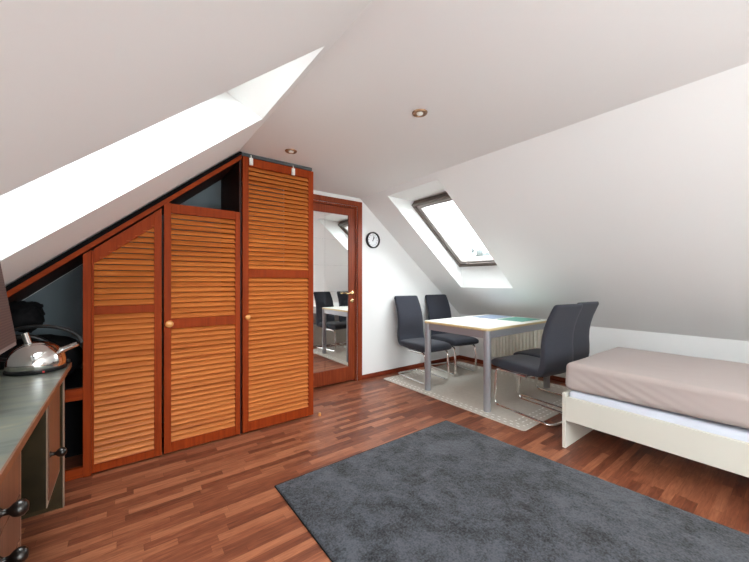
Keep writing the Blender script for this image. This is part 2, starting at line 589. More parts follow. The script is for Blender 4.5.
def obj(name, bm, m, parent=None, world=True, smooth=None, bev=0.0, bseg=2, label=None, normals=True):
    """link the bmesh as ONE object; with world=True the points are room coordinates"""
    root = parent
    while root is not None and root.parent is not None: root = root.parent
    if root is not None and world:
        Mi = ROOTM[root.name].inverted()
        if parent is not root and parent.name in ROOTM: pass
        bmesh.ops.transform(bm, matrix=Mi, verts=bm.verts)
    if normals: bmesh.ops.recalc_face_normals(bm, faces=bm.faces)
    me = bpy.data.meshes.new(name)
    bm.to_mesh(me); bm.free()
    o = bpy.data.objects.new(name, me)
    COL.objects.link(o)
    me.materials.append(m)
    if parent is not None: o.parent = parent
    if smooth is not None:
        me.polygons.foreach_set('use_smooth', [True] * len(me.polygons))
        me.set_sharp_from_angle(angle=math.radians(smooth))
    if bev > 0:
        md = o.modifiers.new('bevel', 'BEVEL'); md.width = bev; md.segments = bseg
        md.limit_method = 'ANGLE'; md.angle_limit = math.radians(40)
    if label: o['label'] = label
    return o


def thing(name, label, cat, loc=(0, 0, 0), rotz=0.0, group=None):
    o = bpy.data.objects.new(name, None)
    COL.objects.link(o)
    o.empty_display_size = 0.1
    o.location = loc
    o.rotation_euler = (0, 0, rotz)
    o['label'] = label; o['category'] = cat
    if group: o['group'] = group
    ROOTM[o.name] = Matrix.Translation(loc) @ Matrix.Rotation(rotz, 4, 'Z')
    return o


def tag(o, label, cat, group=None):
    o['label'] = label; o['category'] = cat
    if group: o['group'] = group
    return o


def struct(name, bm, m, label, cat, parent=None, **k):
    o = obj(name, bm, m, parent, **k)
    if parent is None:
        o['kind'] = 'structure'; o['label'] = label; o['category'] = cat
        ROOTM[o.name] = Matrix.Identity(4)
    return o


def dup(root, loc, rotz, label, group=None):
    r = root.copy(); COL.objects.link(r)
    r.location = loc; r.rotation_euler = (0, 0, rotz); r['label'] = label
    if group: r['group'] = group
    for ch in list(root.children):
        c = ch.copy(); COL.objects.link(c); c.parent = r
        for g in list(ch.children):
            d = g.copy(); COL.objects.link(d); d.parent = c
    return r


# ------------------------------------------------------------------ the setting
bm = B(); box(bm, XKL - 0.3, XKR + 0.3, YB - 0.2, YG + 0.25, -0.12, 0.0)
struct('floor', bm, MT['floor'], 'reddish brown wooden strip floor of the attic room', 'floor')

bm = B(); box(bm, XL, XR, YB - 0.2, YG + 0.2, ZC, ZC + 0.3)
struct('ceiling', bm, MT['wall'], 'flat white ceiling strip between the two roof slopes', 'ceiling')


def slope_wall(name, label, xk, xc, zf, T, op, sgn, flare=0.0):
    xo = xk + sgn * 0.25
    zfo = lambda x: zf(x) + T
    full = [(xk, 0), (xk, zf(xk)), (xc, ZC), (xc, ZC + T), (xo, zfo(xo)), (xo, 0)]
    xlo, xhi = (op['x1'], op['x0']) if sgn > 0 else (op['x0'], op['x1'])     # eave side, ridge side
    zhi = zf(xhi)
    xs = xc + sgn * 0.0
    # where a level soffit from the upper edge meets the outside of the roof
    slope = MR if sgn > 0 else ML
    dxo = T / (slope + flare)
    xhi_o = xhi + sgn * dxo
    zhi_o = zhi + flare * dxo
    low = [(xk, 0), (xk, zf(xk)), (xlo, zf(xlo)), (xlo, zfo(xlo)), (xo, zfo(xo)), (xo, 0)]
    top = [(xhi, zhi), (xc, ZC), (xc, ZC + T), (xhi_o, zhi_o)]
    bm = B()
    prism_y(bm, full, YB - 0.2, op['y0'])
    prism_y(bm, full, op['y1'], YG + 0.2)
    prism_y(bm, low, op['y0'], op['y1'])
    prism_y(bm, top, op['y0'], op['y1'])
    bmesh.ops.remove_doubles(bm, verts=bm.verts, dist=1e-5)
    struct(name, bm, MT['wall'], label, 'wall', normals=True)
    return xhi_o, zhi_o


rx, rz = slope_wall('wall_right', 'white sloping right wall with low knee wall', XKR, XR, zr, TR_, RO, 1)
lx, lz = slope_wall('wall_left', 'white sloping left roof wall above the wardrobe', XKL, XL, zl, TL_, LO, -1, 0.45)

# gable with the mirror door
DX0, DX1, DZ1 = 1.47, 2.25, 2.09
bm = B()
box(bm, XKL - 0.3, DX0, YG, YG + 0.2, 0, 2.6)
box(bm, DX1, XKR + 0.3, YG, YG + 0.2, 0, 2.6)
box(bm, DX0, DX1, YG, YG + 0.2, DZ1, 2.6)
box(bm, DX0 - 0.05, DX1 + 0.05, YG + 0.2, YG + 0.25, -0.1, DZ1 + 0.05)
struct('wall_back', bm, MT['wall'], 'white end wall with the mirror door and the clock', 'wall')

# rear gable (behind the camera) with an unseen window added to let in more light
BW = (0.5, 2.3, 0.85, 2.0)
bm = B()
box(bm, XKL - 0.3, BW[0], YB - 0.2, YB, 0, 2.6)
box(bm, BW[1], XKR + 0.3, YB - 0.2, YB, 0, 2.6)
box(bm, BW[0], BW[1], YB - 0.2, YB, 0, BW[2])
box(bm, BW[0], BW[1], YB - 0.2, YB, BW[3], 2.6)
struct('wall_front', bm, MT['wall'], 'white end wall behind the viewer with an added window', 'wall')

# baseboards
bm = B(); box(bm, DX1 + 0.062, XKR, YG - 0.016, YG, 0, 0.055)
struct('baseboard_back', bm, MT['base'], 'red brown baseboard along the end wall', 'baseboard', bev=0.003)
bm = B(); box(bm, XKR - 0.016, XKR, YB, YG - 0.016, 0, 0.055)
struct('baseboard_right', bm, MT['base_y'], 'red brown baseboard along the right knee wall', 'baseboard', bev=0.003)


# ------------------------------------------------------------------ skylights
def skylight(n, label, op, zf, T, sgn, slope, upper):
    a = math.atan(slope)
    xhi, xlo = (op['x0'], op['x1']) if sgn > 0 else (op['x1'], op['x0'])
    xt, zhi = upper                                 # upper outer corner of the opening
    xb, zb = xlo, zf(xlo) + T                       # lower outer corner
    C_ = Vector(((xt + xb) / 2, (op['y0'] + op['y1']) / 2, (zhi + zb) / 2))
    L_ = math.hypot(xb - xt, zb - zhi)
    W_ = op['y1'] - op['y0']
    ex = Vector((xb - xt, 0, zb - zhi)).normalized()    # down the slope
    ey = Vector((0, 1, 0))
    ez = ex.cross(ey)
    if ez.z < 0: ez = -ez
    M = Matrix((ex, ey, ez)).transposed().to_4x4()
    M.translation = C_
    drop = -0.055                                    # frame sits a little inside the roof skin
    fw = 0.05
    l2, w2 = L_ / 2 - 0.0, W_ / 2
    # the opening is longer lower in the roof: stretch the frame to touch soffit and sill
    def ring(bm, l, w, t, z0, z1):
        box(bm, -l, -l + t, -w, w, z0, z1, M); box(bm, l - t, l, -w, w, z0, z1, M)
        box(bm, -l + t, l - t, -w, -w + t, z0, z1, M); box(bm, -l + t, l - t, w - t, w, z0, z1, M)
    bm = B(); ring(bm, l2 + 0.005, w2, 0.035, -0.075, 0.03)
    fr = struct(n, bm, MT['sash_d'], label, 'window', bev=0.002)
    bm = B(); ring(bm, l2 - 0.03, w2 - 0.035, 0.05, -0.06, 0.02)
    obj('sash', bm, MT['sash'], fr, bev=0.004)
    bm = B(); box(bm, -l2 + 0.075, l2 - 0.075, -w2 + 0.08, w2 - 0.08, -0.012, -0.006, M)
    obj('pane', bm, MT['glass'], fr)
    bm = B()
    tube(bm, [M @ Vector((l2 - 0.06, -w2 + 0.16, -0.085)), M @ Vector((l2 - 0.06, w2 - 0.16, -0.085))], 0.009, 10)
    for s in (-1, 1):
        box(bm, l2 - 0.07, l2 - 0.05, s * (w2 - 0.17) - 0.008, s * (w2 - 0.17) + 0.008, -0.09, -0.055, M)
    obj('handle_bar', bm, MT['sash_d'], fr, smooth=40)
    # daylight portal at the outside of the roof, facing in
    Z = ez
    Mr = Matrix((ex, Z.cross(ex), Z)).transposed()
    portal('daylight_portal', C_ + ez * 0.05, Mr.to_euler(), L_ + 0.1, W_ + 0.1)
    return fr


skylight('window_1', 'grey brown framed skylight in the right slope above the table', RO, zr, TR_, 1, MR, (rx, rz))
skylight('window_2', 'skylight in the left slope above the desk', LO, zl, TL_, -1, ML, (lx, lz))

bm = B()
x0, x1, z0, z1 = BW
for (a0, a1, b0, b1) in ((x0, x0 + 0.06, z0, z1), (x1 - 0.06, x1, z0, z1), (x0 + .06, x1 - .06, z0, z0 + .06), (x0 + .06, x1 - .06, z1 - .06, z1), ((x0 + x1) / 2 - .04, (x0 + x1) / 2 + .04, z0 + .06, z1 - .06)):
    box(bm, a0, a1, YB - 0.14, YB - 0.08, b0, b1)
w3 = struct('fill_window', bm, MT['bed'], 'unseen white framed window added for light in the end wall behind the viewer', 'window', bev=0.003)
bm = B(); box(bm, x0 + 0.05, x1 - 0.05, YB - 0.113, YB - 0.107, z0 + 0.05, z1 - 0.05)
obj('pane', bm, MT['glass'], w3)
portal('daylight_portal', ((x0 + x1) / 2, YB - 0.21, (z0 + z1) / 2), (PI / 2, 0, 0), x1 - x0, z1 - z0)

# outside: ground and far trees
bm = B(); box(bm, -60, 80, -60, 80, -6.2, -6.0)
struct('ground_outside', bm, MT['ground'], 'ground far below the attic', 'ground')


def tree(loc, h, r, label):
    t = thing('tree', label, 'tree', loc, 0, 'trees beyond the skylight')
    bm = B(); tube(bm, [(0, 0, 0), (0.1, 0, h * 0.4), (0, 0.1, h * 0.8)], 0.2, 8, radii=[0.28, 0.2, 0.08])
    obj('trunk', bm, MT['bark'], t, world=False, smooth=60)
    bm = B()
    rnd = random.Random(int(loc[0] * 10))
    for i in range(60):
        a, b_ = rnd.random() * 2 * PI, rnd.random()
        rr = r * math.sqrt(rnd.random()) * (0.5 + 0.5 * math.sin(PI * (0.2 + 0.75 * b_)))
        c = Vector((rr * math.cos(a), rr * math.sin(a), h * (0.4 + 0.58 * b_)))
        bmesh.ops.create_icosphere(bm, subdivisions=1, radius=r * rnd.uniform(0.13, 0.26), matrix=Matrix.Translation(c))
    obj('foliage', bm, MT['leaf'], t, world=False, smooth=80)


tree((20.9, 15.5, -6.0), 9.9, 1.3, 'pale treetop seen low behind the skylight glass, left of two')
tree((23.7, 15.9, -6.0), 9.6, 1.5, 'pale treetop seen low behind the skylight glass, right of two')

# ------------------------------------------------------------------ mirror door
bm = B()
AY = YG - 0.018
box(bm, DX0 - 0.065, DX0 + 0.0, AY, YG, 0, DZ1 + 0.06)
box(bm, DX1, DX1 + 0.062, AY, YG, 0, DZ1 + 0.06)
box(bm, DX0, DX1, AY, YG, DZ1, DZ1 + 0.06)
box(bm, DX0 - 0.0, DX0 + 0.02, YG, YG + 0.2, 0, DZ1)
box(bm, DX1 - 0.022, DX1, YG, YG + 0.2, 0, DZ1)
box(bm, DX0 + 0.02, DX1 - 0.022, YG, YG + 0.2, DZ1 - 0.022, DZ1)
door = struct('door_1', bm, MT['door_z'], 'red brown wooden door with a tall mirror panel', 'door', bev=0.003)
LX0, LX1, LZ0, LZ1 = DX0 + 0.024, DX1 - 0.026, 0.018, DZ1 - 0.026
MX0, MX1, MZ0, MZ1 = 1.59, 2.14, 0.18, 1.975
LY = YG + 0.012
bm = B()
box(bm, LX0, MX0, LY, LY + 0.04, LZ0, LZ1)
box(bm, MX1, LX1, LY, LY + 0.04, LZ0, LZ1)
box(bm, MX0, MX1, LY, LY + 0.04, LZ0, MZ0)
box(bm, MX0, MX1, LY, LY + 0.04, MZ1, LZ1)
leaf = obj('door_leaf', bm, MT['door_z'], door, bev=0.002)
bm = B(); box(bm, MX0, MX1, LY + 0.018, LY + 0.032, MZ0, MZ1)
back = obj('mirror_backing', bm, MT['grey_strip'], door)
bm = B()
xs = [MX0, 1.826, MX1]
nz = 6
for i in range(2):
    for k in range(nz):
        za = MZ0 + (MZ1 - MZ0) * k / nz; zb_ = MZ0 + (MZ1 - MZ0) * (k + 1) / nz
        box(bm, xs[i] + 0.0008, xs[i + 1] - 0.0008, LY + 0.012, LY + 0.019, za + 0.0007, zb_ - 0.0007)
obj('mirror', bm, MT['mirror'], door, label='mirror tiles set in the door')
bm = B()
My = Matrix.Rotation(PI / 2, 4, 'X')
for z, r in ((1.055, 0.026), (0.96, 0.024)):
    lathe(bm, [(r, 0), (r, 0.005), (r * 0.75, 0.009), (0, 0.009)], 20, Matrix.Translation((2.182, LY, z)) @ My)
tube(bm, fillet([(2.182, LY - 0.006, 1.055), (2.182, LY - 0.05, 1.055), (2.075, LY - 0.052, 1.05)], 0.018), 0.0085, 10)
obj('door_handle', bm, MT['brass'], door, smooth=40, label='brass lever handle and key rosette')

# ------------------------------------------------------------------ louvred wardrobe
wd = thing('wardrobe', 'built-in louvred wardrobe of reddish wood stepping up under the sloping roof', 'wardrobe', (0.58, 3.0, 0))
PITCH = 0.035


def louvre(parent, x0, x1, z0, z1, y, slope=None):
    bm = B()
    n = int((z1 - z0) / PITCH)
    p = (z1 - z0) / n
    hh, tt, an = 0.0395, 0.007, math.radians(42)
    for i in range(n + (1 if slope else 0)):
        zc = z0 + p * (i + 0.5)
        xa = x0
        if slope:
            # the sloped rail cuts the slat off on the left
            xa = max(x0, slope(zc - 0.03))
            if xa > x1 - 0.015: continue
        M = Matrix.Translation((0, y + 0.001, zc)) @ Matrix.Rotation(-an, 4, 'X')
        box(bm, xa, x1, -tt / 2, tt / 2, -hh / 2, hh / 2, M)
    return obj('louvre_panel', bm, MT['slat'], parent)


def frame_boxes(bm, rects, y0=WY, y1=WY + 0.026):
    for x0, x1, z0, z1 in rects: box(bm, x0, x1, y0, y1, z0, z1)


def knob(x, z, r, y=WY, m='knobwood', parent=None):
    bm = B()
    M = Matrix.Translation((x, y, z)) @ My
    lathe(bm, [(r * 0.5, -0.002), (r * 0.42, 0.010), (r * 0.75, 0.016), (r, 0.024), (r * 0.9, 0.032), (r * 0.5, 0.037), (0, 0.038)], 20, M)
    return obj('knob', bm, MT[m], parent, smooth=60)


SG = 0.012            # reveal between strip and roof slope
# black strip along the slope, front edge
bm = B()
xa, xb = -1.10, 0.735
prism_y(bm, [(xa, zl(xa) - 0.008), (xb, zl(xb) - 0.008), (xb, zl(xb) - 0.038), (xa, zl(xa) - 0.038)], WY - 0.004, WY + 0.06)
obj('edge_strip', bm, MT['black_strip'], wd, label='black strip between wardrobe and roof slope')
# sloping top board with its red front edge
bm = B()
prism_y(bm, [(xa, zl(xa) - 0.039), (xb, zl(xb) - 0.039), (xb, zl(xb) - 0.074), (xa, zl(xa) - 0.074)], WY - 0.004, WY + 0.022)
obj('top_rail', bm, MT['frame_x'], wd, bev=0.002)
bm = B()
prism_y(bm, [(xa, zl(xa) - 0.045), (xb, zl(xb) - 0.045), (xb, zl(xb) - 0.073), (xa, zl(xa) - 0.073)], WY + 0.022, YG - 0.002)
obj('top_board', bm, MT['soffit'], wd)
bm = B()
prism_y(bm, [(xa, 0.0), (xb - 0.01, 0.0), (xb - 0.01, zl(xb) - 0.082), (xa, zl(xa) - 0.082)], YG - 0.012, YG - 0.002)
box(bm, xb - 0.008, 1.326, YG - 0.012, YG - 0.002, 0.0, 2.144)
obj('back_board', bm, MT['slate'], wd, label='slate grey back board')
# uprights
bm = B()
prism_y(bm, [(-0.193, 0.0), (-0.154, 0.0), (-0.154, zl(-0.154) - 0.085), (-0.193, zl(-0.193) - 0.085)], WY - 0.002, WY + 0.045)
obj('post', bm, MT['frame_z'], wd, bev=0.002)
# inner side wall of the tall unit and its right side
bm = B(); box(bm, 0.727, 0.742, WY + 0.03, YG - 0.004, 0.0, 2.15)
obj('partition', bm, MT['soffit'], wd)
bm = B(); box(bm, 1.328, 1.347, WY + 0.028, YG - 0.02, 0.0, 2.158)
obj('side_panel', bm, MT['frame_z'], wd)
bm = B(); box(bm, 0.744, 1.347, WY + 0.03, YG - 0.022, 2.145, 2.163)
obj('tall_top', bm, MT['frame_x'], wd)
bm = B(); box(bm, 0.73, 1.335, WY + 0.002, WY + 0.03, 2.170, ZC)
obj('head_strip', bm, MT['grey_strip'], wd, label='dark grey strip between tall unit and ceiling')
# fixed louvred panel with the slanting head
bm = B()
x0, x1 = -0.153, 0.212
frame_boxes(bm, [(x0, -0.141, 0.01, zl(x0) - 0.09), (-0.141, 0.169, 0.01, 0.06), (-0.141, 0.169, 0.985, 1.037)])
prism_y(bm, [(-0.141, zl(-0.141) - 0.088), (0.169, zl(0.169) - 0.088), (0.169, zl(0.169) - 0.18), (-0.141, zl(-0.141) - 0.18)], WY, WY + 0.026)
prism_y(bm, [(0.169, 0.01), (x1, 0.01), (x1, zl(x1) - 0.086), (0.169, zl(0.169) - 0.086)], WY, WY + 0.026)
p1 = obj('fixed_panel', bm, MT['frame_z'], wd, bev=0.002)
louvre(p1, -0.141, 0.169, 0.06, 0.985, WY + 0.014)
louvre(p1, -0.141, 0.169, 1.037, zl(0.169) - 0.18, WY + 0.014, slope=lambda z: XL - (ZC - (z + 0.178)) / ML)
# middle door
bm = B()
frame_boxes(bm, [(0.225, 0.267, 0.012, 1.735), (0.688, 0.725, 0.012, 1.727), (0.267, 0.688, 0.012, 0.08), (0.267, 0.688, 0.864, 0.932), (0.267, 0.688, 1.665, 1.73)])
d2 = obj('door', bm, MT['frame_z'], wd, bev=0.003)
louvre(d2, 0.267, 0.688, 0.08, 0.864, WY + 0.014)
louvre(d2, 0.267, 0.688, 0.932, 1.665, WY + 0.014)
knob(0.254, 0.90, 0.025, parent=d2)
# tall door
bm = B()
frame_boxes(bm, [(0.744, 0.789, 0.012, 2.168), (1.300, 1.349, 0.012, 2.165), (0.789, 1.300, 0.012, 0.09), (0.789, 1.300, 1.222, 1.288), (0.789, 1.300, 2.10, 2.165)])
d3 = obj('door', bm, MT['frame_z'], wd, bev=0.003)
louvre(d3, 0.789, 1.300, 0.09, 1.222, WY + 0.014)
louvre(d3, 0.789, 1.300, 1.288, 2.10, WY + 0.014)
knob(0.776, 0.913, 0.021, parent=d3)
# open niche on the left: shelf, shelf rail, plinth
bm = B(); box(bm, -1.05, -0.16, WY + 0.03, YG - 0.01, 0.525, 0.545)
obj('shelf', bm, MT['black_plastic'], wd)
bm = B(); box(bm, -1.05, -0.193, WY + 0.005, WY + 0.03, 0.472, 0.542)
obj('shelf_rail', bm, MT['frame_x'], wd, bev=0.002)
bm = B(); box(bm, -1.05, -0.193, WY + 0.005, WY + 0.03, 0.0, 0.06)
obj('plinth', bm, MT['frame_x'], wd, bev=0.002)
bm = B(); box(bm, -1.05, -0.172, 3.05, 3.062, 0.0, 0.525)  # added panel, its black paints the shade under the shelf
obj('shade_panel', bm, MT['black_cloth'], wd, label='added black board standing for the dark space under the shelf')
bm = B(); box(bm, -0.17, -0.156, WY + 0.05, YG - 0.01, 0.0, 1.30)
obj('partition', bm, MT['soffit'], wd)


# white clips on the tall door
def clip(x, z, label):
    t = thing('plastic_clip', label, 'clip', (x, WY, z), 0, 'white clips on the wardrobe top edge')
    bm = B()
    box(bm, -0.014, 0.014, -0.014, 0.0, -0.045, 0.012)
    box(bm, -0.009, 0.009, -0.022, -0.012, -0.04, -0.02)
    obj('body', bm, MT['white_plastic'], t, world=False, bev=0.003)
    bm = B()
    tube(bm, fillet([(0, -0.008, 0.010), (0, -0.008, 0.028), (0, -0.002, 0.034)], 0.01), 0.004, 8)
    obj('hook', bm, MT['white_plastic'], t, world=False, smooth=60)


clip(0.806, 2.150, 'white plastic clip on the top edge of the tall door, left of two')
clip(1.156, 2.140, 'white plastic clip on the top edge of the tall door, right of two')


# dark things in the open niche
def lump(bm, c, s, seed, amp=0.18, sub=4):
    r = bmesh.ops.create_icosphere(bm, subdivisions=sub, radius=1.0)
    for v in r['verts']:
        p = v.co.copy()
        d = 1 + amp * noise.noise(p * 2.2 + Vector((seed, seed, seed))) + amp * 0.5 * noise.noise(p * 5 + Vector((seed, 0, seed)))
        q = Vector([math.copysign(abs(a) ** 0.75, a) for a in p])
        v.co = Vector((c[0] + q.x * s[0] * d, c[1] + q.y * s[1] * d, c[2] + q.z * s[2] * d))


bag = thing('travel_bag', 'black travel bag lying on the niche shelf beside the louvred panel', 'bag', (-0.50, 3.0, 0.546))
bm = B(); lump(bm, (-0.49, 2.99, 0.695), (0.27, 0.2, 0.15), 1.3, 0.10)
for v in bm.verts: v.co.z = max(v.co.z, 0.547)
obj('body', bm, MT['black_cloth'], bag, smooth=80)
bm = B(); tube(bm, fillet([(-0.66, 2.80, 0.76), (-0.60, 2.78, 0.87), (-0.40, 2.78, 0.87), (-0.32, 2.81, 0.76)], 0.08, 8), 0.014, 10)
obj('handle', bm, MT['black_leather'], bag, smooth=60)
bm = B(); lump(bm, (-0.505, 3.0, 0.975), (0.095, 0.12, 0.09), 4.1, 0.32)
tag(obj('clothing_bundle', bm, MT['black_cloth'], smooth=80), 'dark crumpled bundle piled on top of the black bag in the niche', 'clothes')

# ------------------------------------------------------------------ recessed ceiling spots
def spot(x, y, label):
    t = thing('recessed_spotlight', label, 'light', (x, y, ZC), 0, 'recessed ceiling spotlights')
    bm = B()
    pr = [(0.034, -0.002), (0.0365, -0.008), (0.043, -0.007), (0.046, -0.001), (0.046, 0.0)]
    lathe(bm, pr + [(0.034, 0.0)], 32, cap=False)
    obj('trim_ring', bm, MT['bronze'], t, world=False, smooth=50)
    bm = B(); lathe(bm, [(0.034, -0.0015), (0.026, -0.0035), (0.0, -0.0035)], 28, cap=False)
    obj('reflector', bm, MT['lamp_in'], t, world=False, smooth=50)
    bm = B(); lathe(bm, [(0.02, -0.003), (0.018, -0.010), (0.010, -0.014), (0, -0.015)], 20)
    obj('bulb', bm, MT['lamp'], t, world=False, smooth=60)


spot(1.41, 1.417, 'brass ringed ceiling spotlight in the middle of the ceiling')
spot(1.033, 2.43, 'brass ringed ceiling spotlight just in front of the wardrobe')

# ------------------------------------------------------------------ wall clock
ck = thing('wall_clock', 'round black rimmed wall clock with white dial beside the mirror door', 'clock', (2.475, YG, 1.705))
bm = B(); lathe(bm, [(0.098, 0), (0.101, 0.004), (0.101, 0.03), (0.096, 0.036), (0.086, 0.034), (0.084, 0.02), (0.084, 0.0)], 48, My, cap=False)
obj('rim', bm, MT['black_plastic'], ck, world=False, smooth=50)
bm = B(); lathe(bm, [(0.085, 0.004), (0.085, 0.016), (0, 0.016)], 48, My)
dl = obj('dial', bm, MT['dial'], ck, world=False, smooth=50)
for h in range(12):
    bm = B(); box(bm, -0.003, 0.003, -0.0172, -0.0155, 0.058, 0.072, Matrix.Rotation(h * PI / 6, 4, 'Y'))
    obj('hour_mark', bm, MT['bezel'], dl, world=False)
for nm, ang, l, w in (('hour_hand', 0.55, 0.042, 0.004), ('minute_hand', 0.22, 0.058, 0.003)):
    bm = B(); box(bm, -w, w, -0.0195, -0.0178, -0.016, l, Matrix.Rotation(ang, 4, 'Y'))
    obj(nm, bm, MT['black_plastic'], dl, world=False)

# ------------------------------------------------------------------ door stop on the floor
bm = B()
lathe(bm, [(0.012, 0), (0.013, 0.004), (0.0105, 0.010), (0.012, 0.018), (0.010, 0.026), (0, 0.028)], 20, Matrix.Translation((1.395, 2.652, 0)))
tag(obj('door_stop', bm, MT['knobwood'], smooth=60), 'tiny pale door stop on the floor at the corner of the wardrobe', 'door stop')

# ------------------------------------------------------------------ charcoal rug
bm = B()
c00, c10, c11, c01 = Vector((0.72, -0.35)), Vector((2.372, -0.35)), Vector((2.20, 1.895)), Vector((0.705, 1.885))
NX, NY = 230, 300
rnd = random.Random(3)
top = []
for j in range(NY + 1):
    row = []
    for i in range(NX + 1):
        u, v = i / NX, j / NY
        p = c00 * (1 - u) * (1 - v) + c10 * u * (1 - v) + c11 * u * v + c01 * (1 - u) * v
        e = min(u, 1 - u, v, 1 - v)
        z = 0.0115 + (rnd.random() - 0.5) * 0.0035 + 0.0015 * noise.noise(Vector((p.x * 6, p.y * 6, 0)))
        if e < 1e-6: z = 0.007
        row.append(bm.verts.new((p.x, p.y, z)))
    top.append(row)
for j in range(NY):
    for i in range(NX):
        bm.faces.new((top[j][i], top[j][i + 1], top[j + 1][i + 1], top[j + 1][i]))
rg = thing('area_rug', 'large charcoal grey short pile rug in the middle of the floor', 'rug', (1.45, 0.8, 0))
obj('pile', bm, MT['rug'], rg, smooth=180, normals=False)
bm = B()
cs = [(c.x, c.y) for c in (c00, c10, c11, c01)]
cen = sum((Vector(c) for c in cs), Vector((0, 0))) / 4
big = [tuple(Vector(c) + (Vector(c) - cen).normalized() * 0.006) for c in cs]
prism_z(bm, big, 0.0005, 0.0075)
obj('binding', bm, MT['rug_edge'], rg, bev=0.002)

# ------------------------------------------------------------------ flatwoven mat under the table
mt = thing('floor_mat', 'thin taupe woven mat with dashed borders under the dining table', 'rug', ((MXa + MXb) / 2, (MYa + MYb) / 2, 0))
bm = B()
cor = fillet([(MXa, MYa, 0), (MXb, MYa, 0), (MXb, MYb, 0), (MXa, MYb, 0)], 0.04, 5, closed=True)
prism_z(bm, [(p.x + 0.006 * math.sin(p.y * 5), p.y) for p in cor], 0.0005, 0.007)
obj('weave', bm, MT['mat_base'], mt)
ZM = 0.0074

# ------------------------------------------------------------------ radiator
rd = thing('radiator', 'ivory ribbed panel radiator on the low wall behind the table', 'radiator', (4.11, 2.35, 0.13))
RY0, RY1, RZ0, RZ1 = 1.95, 2.77, 0.135, 0.60
bm = B()
n = 17
p = (RY1 - RY0 - 0.03) / n
pts = [(4.10, RY0)]
y = RY0 + 0.015
for i in range(n):
    pts += [(4.096, y + 0.006), (4.060, y + 0.010), (4.060, y + p - 0.010), (4.096, y + p - 0.006)]
    y += p
pts += [(4.10, RY1)]
prism_z(bm, pts, RZ0 + 0.02, RZ1 - 0.015)
obj('front_panel', bm, MT['radiator'], rd)
bm = B()
box(bm, 4.066, 4.135, RY0, RY1, RZ1 - 0.015, RZ1)
box(bm, 4.101, 4.135, RY0, RY1, RZ0 + 0.02, RZ1 - 0.015)
for yy in (2.05, 2.65): box(bm, 4.135, 4.158, yy, yy + 0.03, 0.2, 0.5)
obj('body', bm, MT['radiator'], rd, bev=0.003)
bm = B()
tube(bm, [(4.10, RY0 + 0.01, 0.575), (4.10, RY0 - 0.05, 0.575)], 0.012, 12)
lathe(bm, [(0.018, 0.0), (0.024, 0.012), (0.024, 0.06), (0.016, 0.07), (0, 0.07)], 18, Matrix.Translation((4.10, RY0 - 0.04, 0.585)))
obj('thermostat_valve', bm, MT['black_plastic'], rd, smooth=45, label='black thermostat valve')
for yy in (RY0 + 0.03, RY1 - 0.03):
    bm = B(); tube(bm, [(4.11, yy, RZ0 + 0.03), (4.11, yy, 0.001)], 0.008, 10)
    obj('pipe', bm, MT['radiator'], rd, smooth=45)

# ------------------------------------------------------------------ dining table
TX0, TX1, TY0, TY1, TZ = 2.615, 3.815, 1.765, 2.585, 0.765
tb = thing('dining_table', 'white topped dining table with round silver legs on the taupe mat', 'table', ((TX0 + TX1) / 2, (TY0 + TY1) / 2, ZM))


def rrect(x0, x1, y0, y1, r, n=6):
    return [(p.x, p.y) for p in fillet([(x0, y0, 0), (x1, y0, 0), (x1, y1, 0), (x0, y1, 0)], r, n, closed=True)]


bm = B(); prism_z(bm, rrect(TX0, TX1, TY0, TY1, 0.06), TZ - 0.024, TZ - 0.001)
te = obj('tabletop', bm, MT['tableedge'], tb, bev=0.004, smooth=40, label='pale beech edged tabletop')
bm = B(); prism_z(bm, rrect(TX0 + 0.006, TX1 - 0.006, TY0 + 0.006, TY1 - 0.006, 0.055), TZ - 0.003, TZ)
obj('surface', bm, MT['tabletop'], te, label='off-white table surface')
bm = B()
i = 0.022
box(bm, TX0 + i, TX0 + i + 0.018, TY0 + 0.05, TY1 - 0.05, TZ - 0.094, TZ - 0.024)
box(bm, TX1 - i - 0.018, TX1 - i, TY0 + 0.05, TY1 - 0.05, TZ - 0.094, TZ - 0.024)
box(bm, TX0 + 0.05, TX1 - 0.05, TY0 + i, TY0 + i + 0.018, TZ - 0.094, TZ - 0.024)
box(bm, TX0 + 0.05, TX1 - 0.05, TY1 - i - 0.018, TY1 - i, TZ - 0.094, TZ - 0.024)
obj('apron', bm, MT['alu_paint'], tb, bev=0.003)
for sx in (0, 1):
    for sy in (0, 1):
        x = (TX0 + 0.04) if sx == 0 else (TX1 - 0.04)
        y = (TY0 + 0.04) if sy == 0 else (TY1 - 0.04)
        bm = B()
        lathe(bm, [(0.0305, ZM), (0.033, ZM + 0.004), (0.033, TZ - 0.026), (0.031, TZ - 0.0245)], 28, Matrix.Translation((x, y, 0)))
        obj('leg', bm, MT['alu_paint'], tb, smooth=45)


def placemat(x0, x1, y0, y1, m, label):
    bm = B(); prism_z(bm, rrect(x0, x1, y0, y1, 0.012, 3), TZ + 0.0003, TZ + 0.003)
    tag(obj('placemat', bm, MT[m], bev=0.001), label, 'placemat', 'placemats on the dining table')


placemat(3.36, 3.755, 1.86, 2.16, 'placemat_green', 'teal green placemat on the far end of the white table')
placemat(3.36, 3.755, 2.20, 2.50, 'placemat_blue', 'blue grey placemat beside the teal one on the table')

